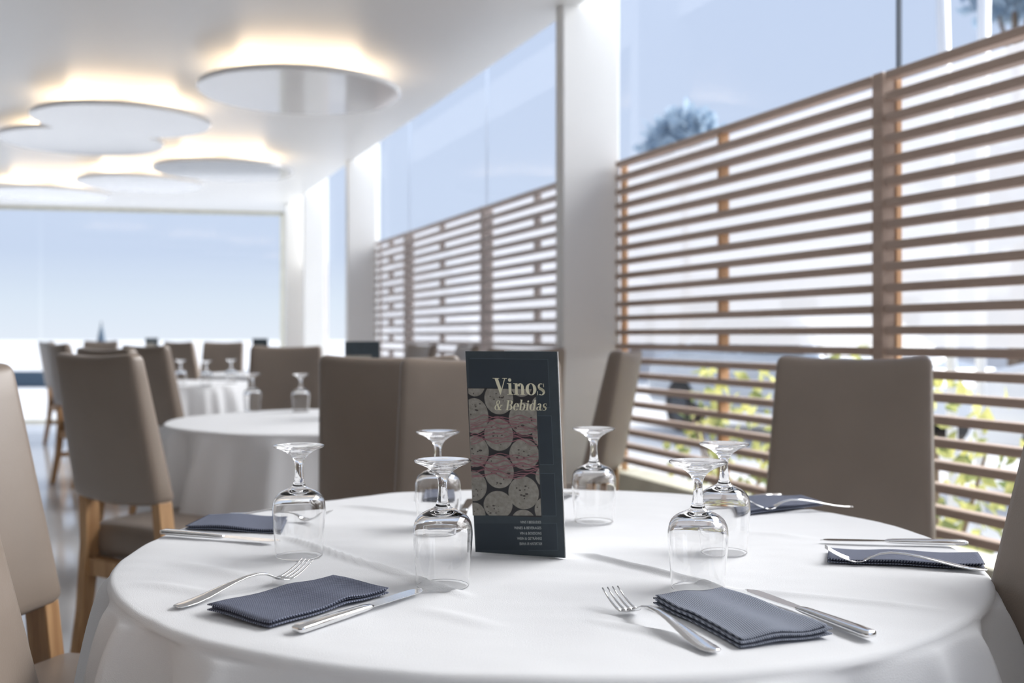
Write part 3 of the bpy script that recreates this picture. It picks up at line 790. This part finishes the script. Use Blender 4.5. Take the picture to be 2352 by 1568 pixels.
# ------------------------------------------------------------------ menu card
def menu_card(loc, rz, lean, label, full=True, W=.1275, Hh=.286, proto=None):
    root = empty('menu_card', loc, rz, label, 'menu')
    inner = None
    def fr(u, v, o):    # u,v in metres on the front leaf, o = proud of it
        q = Vector((u, -math.sin(lean)*v - math.cos(lean)*o, math.cos(lean)*v - math.sin(lean)*o))
        if full:        # the card is slightly wider at the top
            q.x = W/2 + (u-W/2)
        return q
    t = .0008
    c4 = [(0, 0), (W, 0), (W, Hh), (0, Hh)]
    vs = [fr(u, v, 0) for u, v in c4] + [fr(u, v, -t) for u, v in c4]
    mesh('front_leaf', vs, [(0,1,2,3),(7,6,5,4),(0,4,5,1),(1,5,6,2),(2,6,7,3),(3,7,4,0)], M['menu'], root)
    # back leaf, hinged on the right edge
    ang = math.radians(38)
    def bk(u, v, o):
        a = fr(W, v, 0); return Vector((a.x - u*math.cos(ang) + o*math.sin(ang)+.0012, a.y + u*math.sin(ang) + .0008 + o*math.cos(ang), a.z))
    vs = [bk(u, v, 0) for u, v in c4] + [bk(u, v, t) for u, v in c4]
    mesh('back_leaf', vs, [(0,3,2,1),(4,5,6,7),(0,1,5,4),(1,2,6,5),(2,3,7,6),(3,0,4,7)], M['card'], root)
    def flat(name, polys, o, mt):
        v_, f_ = [], []
        for p in polys:
            b0 = len(v_)
            for a, b in p: v_.append(fr(a, b, o))
            f_.append(tuple(range(b0, len(v_))))
        me = bpy.data.meshes.new(name); me.from_pydata([tuple(q) for q in v_], [], f_); me.update()
        ob = link(name, me, mt, root); return ob
    def UV(cx, cy):     # crop pixel (cropped photo of the card) -> metres
        xl = 80 + (cy-70)*.0158; xr = 725 - (cy-70)*.009
        yb = 1465 + (cx-102)/612*44
        yt = 72 - (cx-80)/645*6
        return (cx-xl)/(xr-xl)*W, (1-(cy-yt)/(yb-yt))*Hh
    if not full:
        flat('cover_photo', [[UV(*p) for p in ((84, 322), (570, 322), (570, 1218), (96, 1200))]], .0003, M['cork']); return root
    # darker panels and hair lines of the cover design
    def cr_(x0, y0, x1, y1): return [UV(x0, y0), UV(x0, y1), UV(x1, y1), UV(x1, y0)]
    flat('cover_panel', [cr_(100, 120, 662, 320), cr_(578, 320, 664, 450), cr_(578, 508, 668, 845), cr_(578, 910, 668, 1205), cr_(110, 1262, 668, 1450)], .00025, M['menu_panel'])
    def frame(x0, y0, x1, y1, w_=4): return [cr_(x0, y0, x1, y0+w_), cr_(x0, y1-w_, x1, y1), cr_(x1-w_, y0, x1, y1)]
    flat('cover_line', frame(110, 118, 664, 450) + frame(575, 505, 670, 848) + frame(575, 907, 672, 1210) + frame(470, 1258, 672, 1455), .0003, M['menu_line'])
    flat('cover_photo', [[UV(84, 322), UV(96, 1200), UV(570, 1218), UV(570, 322)]], .0004, M['photo'])
    corks = [(140, 290, 75, 88), (308, 392, 102, 108), (470, 290, 78, 88), (482, 528, 108, 112), (132, 512, 98, 122), (298, 640, 102, 112), (128, 757, 95, 108), (470, 775, 103, 106), (290, 898, 103, 116), (108, 1000, 92, 104), (455, 1045, 105, 116), (274, 1130, 101, 98), (445, 1240, 80, 76), (604, 1165, 78, 92), (600, 640, 68, 80), (604, 930, 62, 70), (105, 1200, 78, 86), (600, 420, 60, 50)]
    def clip(poly, x0, x1, y0, y1):
        def cut(P, ins, inter):
            out_ = []
            for i in range(len(P)):
                a, b = P[i-1], P[i]
                if ins(b):
                    if not ins(a): out_.append(inter(a, b))
                    out_.append(b)
                elif ins(a): out_.append(inter(a, b))
            return out_
        def ix(xc): return lambda a, b: (xc, a[1] + (b[1]-a[1])*(xc-a[0])/(b[0]-a[0]))
        def iy(yc): return lambda a, b: (a[0] + (b[0]-a[0])*(yc-a[1])/(b[1]-a[1]), yc)
        for ins, it in ((lambda p: p[0] >= x0, ix(x0)), (lambda p: p[0] <= x1, ix(x1)), (lambda p: p[1] >= y0, iy(y0)), (lambda p: p[1] <= y1, iy(y1))):
            poly = cut(poly, ins, it)
            if not poly: return []
        return poly
    rnd = random.Random(5); cp, cpl, spots = [], [], []
    for (cx, cy, rx, ry) in corks:
        p = clip(ell(cx, cy, rx, ry, 0, 2*PI, 40)[:-1], 92, 569, 324, 1205)
        if len(p) > 2: cp.append([UV(*q) for q in p][::-1])
        for k in range(11):
            a = rnd.uniform(0, 2*PI); rr_ = rnd.uniform(.1, .85); sx, sy = cx+rx*rr_*math.cos(a), cy+ry*rr_*math.sin(a); r0 = rnd.uniform(2, 7)
            if 96 < sx-r0 and sx+r0 < 566 and 328 < sy-r0 and sy+r0 < 1198: spots.append([UV(*q) for q in ell(sx, sy, r0*rnd.uniform(.6, 2.2) if sx < 540 and sx > 120 else r0, r0, 0, 2*PI, 7)[:-1]][::-1])
    flat('cork_print', cp, .0006, M['cork'])
    tag(flat('cork_spot_print', spots, .0008, M['corkspot']), kind='stuff')
    
    waves = []
    for band, (y0, y1, nn) in enumerate(((535, 720, 13), (775, 935, 12))):
        for k in range(nn):
            yb = y0 + (y1-y0)*k/nn; ph = rnd.uniform(0, 6); am = rnd.uniform(8, 16); fr_ = rnd.uniform(.016, .026); th_ = rnd.uniform(1.4, 3.2)
            xs = [98 + (566-98)*i/60 for i in range(61)]
            yy = [yb + am*math.sin(fr_*x+ph) + 6*math.sin(.05*x+ph*2) + (-22 if band == 0 else 10)*math.sin((x-98)/470*PI) for x in xs]
            for i in range(60):
                waves.append([UV(xs[i], yy[i]-th_), UV(xs[i], yy[i]+th_), UV(xs[i+1], yy[i+1]+th_), UV(xs[i+1], yy[i+1]-th_)])
    flat('wave_print', waves, .0010, M['pink'])
    # title
    def put(name, txt, xl, xr, ybase, size_px, mt, shear=0, track=0):
        polys, wd = text_polys(txt, 1.0, shear, track)
        sx = (xr-xl)/wd
        q = [[UV(xl + a*sx, ybase - b*size_px) for a, b in p] for p in polys]
        flat(name, q, .0012, mt)
    put('title_lettering', 'Vinos', 272, 640, 364, 158, M['cream'])
    put('subtitle_lettering', '& Bebidas', 272, 640, 470, 96, M['cream'], .22)
    # small language lines
    for i, (tx, xl, yb) in enumerate((('VINS I BEGUDES', 424, 1256), ('WINES & BEVERAGES', 380, 1297), ('VIN & BOISSONS', 418, 1335), ('WEIN & GETR\u00c4NKE', 398, 1372), ('\u0412\u0418\u041d\u0410 \u0418 \u041d\u0410\u041f\u0418\u0422\u041a\u0418', 414, 1410))):
        cu = bpy.data.curves.new('small_lettering', 'FONT'); cu.body = tx; cu.size = 1; cu.resolution_u = 2; cu.offset = .012
        ob = bpy.data.objects.new('small_lettering', cu); COL.objects.link(ob)
        bpy.context.view_layer.update()
        dg = bpy.context.evaluated_depsgraph_get(); me = bpy.data.meshes.new_from_object(ob.evaluated_get(dg))
        COL.objects.unlink(ob); bpy.data.objects.remove(ob)
        if not me.vertices: continue
        x0 = min(v.co.x for v in me.vertices); x1 = max(v.co.x for v in me.vertices)
        for v in me.vertices:
            cx = xl + (v.co.x-x0)/(x1-x0)*(566-xl); cyy = yb + 4 - v.co.y*26
            v.co = fr(*UV(cx, cyy), .0012)
        me.materials.clear(); me.materials.append(M['greyink'])
        link('small_lettering', me, None, root)
    return root
bl_, br_ = at(1092, 1266), at(1297, 1280)
ang_m = math.atan2(br_[1]-bl_[1], br_[0]-bl_[0])
menu_card((bl_[0], bl_[1], TOPZ+.0008), ang_m, math.radians(8), 'dark slate wine and drinks menu card standing mid table', True, math.hypot(br_[0]-bl_[0], br_[1]-bl_[1]))
menu_card((-.62, 3.95, TOPZ+.001), .1, .1, 'dark menu card standing on the second table behind the chair back', False)
menu_card((-2.12, 8.7, TOPZ+.001), .0, .1, 'distant teal menu card left of the far window corner', False)
menu_card((-3.78, 10.95, TOPZ+.001), .3, .1, 'farthest menu card, a tiny dark square by the big window', False)

# ------------------------------------------------------------------ outside: ledge planting, cars, masts, trees, houses
def leaf_cloud(name, n, ext, size, mt, parent, seed, dens=None):
    rnd = random.Random(seed); mb = MB()
    for i in range(n):
        while True:
            p = Vector((rnd.uniform(-1, 1), rnd.uniform(-1, 1), rnd.uniform(-1, 1)))
            if .25 < p.length < 1 + .25*noise.noise(p*2+Vector((seed, 0, 0))): break
        p = Vector((p.x*ext[0], p.y*ext[1], p.z*ext[2] + ext[2]))
        d = Vector((rnd.gauss(0, 1), rnd.gauss(0, 1), rnd.gauss(.3, .7))).normalized(); u = d.orthogonal().normalized()
        u = Matrix.Rotation(rnd.uniform(0, 6.28), 3, d) @ u; v = d.cross(u); s_ = size*rnd.uniform(.6, 1.3)
        mb.add([p, p+u*s_*.5+v*s_*.28+d*s_*.06, p+u*s_, p+u*s_*.5-v*s_*.28+d*s_*.06], [(0, 1, 2), (0, 2, 3)])
    return mb.build(name, mt, parent)
def shrub(x, y, hgt, r, seed, label):
    root = empty('shrub', (x, y, -.1), 0, label, 'shrub', 'shrubs growing outside the slatted screen')
    rnd = random.Random(seed)
    for k in range(5):
        a = rnd.uniform(0, 6.28); MB().tube([(0, 0, 0), (r*.3*math.cos(a), r*.3*math.sin(a), hgt*.4), (r*.6*math.cos(a), r*.6*math.sin(a), hgt*.75)], [.012, .009, .005], 6).build('stem', M['bark'], root, True)
    f = leaf_cloud('foliage', 240, (r, r, hgt*.45), .085, M['leaf'], root, seed); f.location.z = hgt*.12
    return root
words = ['leftmost, by the white pilaster', 'second from the pilaster', 'third from the pilaster', 'behind the leaning chair side', 'left of the wide chair back', 'behind the wide chair back', 'right of the wide chair back', 'at the right edge', 'just beyond the right edge']
i = 0
for d, off, hg, r in ((5.0, -.55, 1.0, .34), (4.4, -.75, 1.12, .36), (3.8, -.6, 1.0, .34), (3.2, -.85, 1.1, .36), (2.6, -.6, .72, .30), (1.9, -.8, .70, .30)):
    p = wp(d, off); shrub(p.x, p.y, hg, r, 11+i, 'yellow-green shrub outside the slats, ' + words[i]); i += 1

def car(x, y, rz, paint, label):
    root = empty('car', (x, y, -.1), rz, label, 'car')
    prof = [(-2.05, .32), (-2.08, .62), (-1.95, .84), (-1.35, .92), (-.75, 1.36), (.0, 1.44), (.75, 1.40), (1.35, 1.02), (2.0, .88), (2.1, .60), (2.05, .32)]
    def yw(z): return .86 if z < .95 else .86 - (z-.95)*.42
    vs = []; n = len(prof)
    for sgn in (-1, 1):
        for px, pz in prof: vs.append((px, sgn*yw(pz), pz))
    fs = [tuple(range(n))[::-1], tuple(range(n, 2*n))] + [(i, (i+1) % n, (i+1) % n+n, i+n) for i in range(n)]
    bevel(mesh('body', vs, fs, paint, root), .06, 3)
    wv = []
    for sgn in (-1, 1):
        for q in ([(-1.12, .97), (-.70, 1.30), (-.02, 1.38), (-.02, .97)], [(.04, .97), (.04, 1.38), (.70, 1.34), (1.15, 1.0)]):
            v4 = [(a, sgn*(yw(b)+.012), b) for a, b in q]; mesh('side_window', v4 + [(a, b*.99, c) for a, b, c in v4], [(0, 1, 2, 3), (7, 6, 5, 4)], M['carglass'], root)
    mesh('windscreen', [(-1.33, -.74, .955), (-1.33, .74, .955), (-.80, .62, 1.345), (-.80, -.62, 1.345)], [(0, 1, 2, 3)], M['carglass'], root)
    mesh('rear_window', [(1.33, -.74, 1.055), (1.33, .74, 1.055), (.82, .62, 1.385), (.82, -.62, 1.385)], [(3, 2, 1, 0)], M['carglass'], root)
    for sx in (-1.25, 1.25):
        for sy in (-1, 1):
            wh = MB().tube([(sx, sy*.68, .32), (sx, sy*.885, .32)], .32, 24).build('wheel', M['tyre'], root)
            MB().tube([(sx, sy*.88, .32), (sx, sy*.895, .32)], .19, 16).build('hub_cap', M['alu'], wh)
    return root
car(5.0, 6.4, 1.95, M['carwhite'], 'white parked car seen through the slats at the right edge')
car(3.3, 12.0, 1.95, M['cargrey'], 'silver parked car seen through the slats behind the wide chair')
car(-.2, 15.5, 1.95, M['carwhite'], 'white parked car far behind the left part of the slats')
car(8.4, 12.4, 1.95, M['carwhite'], 'distant white parked car beyond the right part of the slats')

def mast(x0, d0, px_top, px_bot, label, r=.026):
    """slim white mast; leans a little"""
    root = empty('white_mast', ((px_bot-1176)*d0/F, d0, -.1), 0, label, 'pole', 'slim white masts outside')
    dx = (px_top-px_bot)*d0/F; H = CAM_H + (772-0)*d0/F + .6
    top = dx*H/((772-0)*d0/F + CAM_H)
    MB().tube([(0, 0, 0), (top*.25, 0, H*.45), (top, 0, H)], [r*1.0, r*1.1, r*1.35], 16).build('shaft', M['whitepaint'], root, True)
    MB().tube([(0, 0, 0), (0, 0, .03)], .09, 20).build('base_plate', M['whitepaint'], root)
mast(0, 5.6, 2164, 2190, 'slim white mast outside at the upper right, left one of the two')
mast(0, 5.8, 2260, 2250, 'slim white mast outside at the upper right, right one of the two')
def tree(x, y, zc, r, hgt, label, seed, n=1500):
    root = empty('tree', (x, y, -.1), 0, label, 'tree', 'trees outside the windows')
    rnd = random.Random(seed)
    MB().tube([(0, 0, 0), (.1, 0, zc*.5), (0, 0, zc)], [.16, .11, .06], 10).build('trunk', M['bark'], root, True)
    for k in range(6):
        a = k*1.05; MB().tube([(0, 0, zc*.8), (r*.5*math.cos(a), r*.5*math.sin(a), zc+hgt*.25*rnd.random())], [.05, .02], 6).build('branch', M['bark'], root, True)
    f = leaf_cloud('foliage', n, (r, r, hgt/2), .38, M['leaf2'], root, seed); f.location.z = zc - hgt*.35
tree((1568-1176)*26/F, 26, 5.6, .95, 1.5, 'hazy grey-green tree top showing above the slats', 3, 900)
tree((2330-1176)*22/F, 22, 8.3, 1.0, 1.6, 'hazy tree crown at the top right corner beyond the masts', 4, 900)
tree((2345-1176)*15/F, 15, 3.0, 1.1, 1.6, 'hazy tree behind the slats at the right edge', 8, 900)
tree((975-1176)*20/F, 20, 1.7, .8, 1.5, 'dim tree behind the left part of the middle slats', 6, 900)
# houses
def house(x, y, rz, w_, dp, h, rh, label):
    root = empty('house', (x, y, -.1), rz, label, 'house')
    MB().box((-w_/2, 0, 0), (w_/2, dp, h)).build('wall', M['facade'], root)
    vs = [(-w_/2-.3, -.3, h), (w_/2+.3, -.3, h), (w_/2+.3, dp+.3, h), (-w_/2-.3, dp+.3, h), (-w_/2-.3, dp/2, h+rh), (w_/2+.3, dp/2, h+rh)]
    mesh('roof', vs, [(0, 1, 5, 4), (2, 3, 4, 5), (0, 4, 3), (1, 2, 5), (0, 3, 2, 1)], M['roof'], root)
    n = int(w_/2.2) if h > 2 else 0
    for i in range(n):
        xx = -w_/2 + (i+.5)*w_/n
        MB().box((xx-.45, -.03, .9), (xx+.45, .03, 2.1)).build('window', M['carglass'], root)
    return root
house(9.5, 26, -.25, 12, 6, 2.7, 1.0, 'low pale house with grey roof seen through the right slats')
house(3.6, 34, -.1, 9, 6, 2.6, 1.2, 'low pale house behind the left part of the slats')
house(24, 20, -.9, 10, 6, 3.0, 1.2, 'pale house at the right edge beyond the slats')
# left: low wall beyond the terrace, parasol far out
o = MB().box((-22, 0, 0), (2.5, .25, .36)).build('garden_wall', M['bluewall']); o.location = (-6.5, 24, -.1); tag(o, 'low slate-blue wall across the terrace at far left', 'wall')
pr_ = empty('closed_parasol', ((233-1176)*40/F, 40, -.1), 0, 'tiny closed parasol on the horizon above the far chairs', 'parasol')
MB().tube([(0, 0, 0), (0, 0, 1.7)], .03, 8).build('pole', M['alu'], pr_, True)
MB().tube([(0, 0, .6), (0, 0, .9), (0, 0, 1.4), (0, 0, 1.62)], [.10, .17, .07, .01], 10).build('canopy', M['bluewall'], pr_, True)
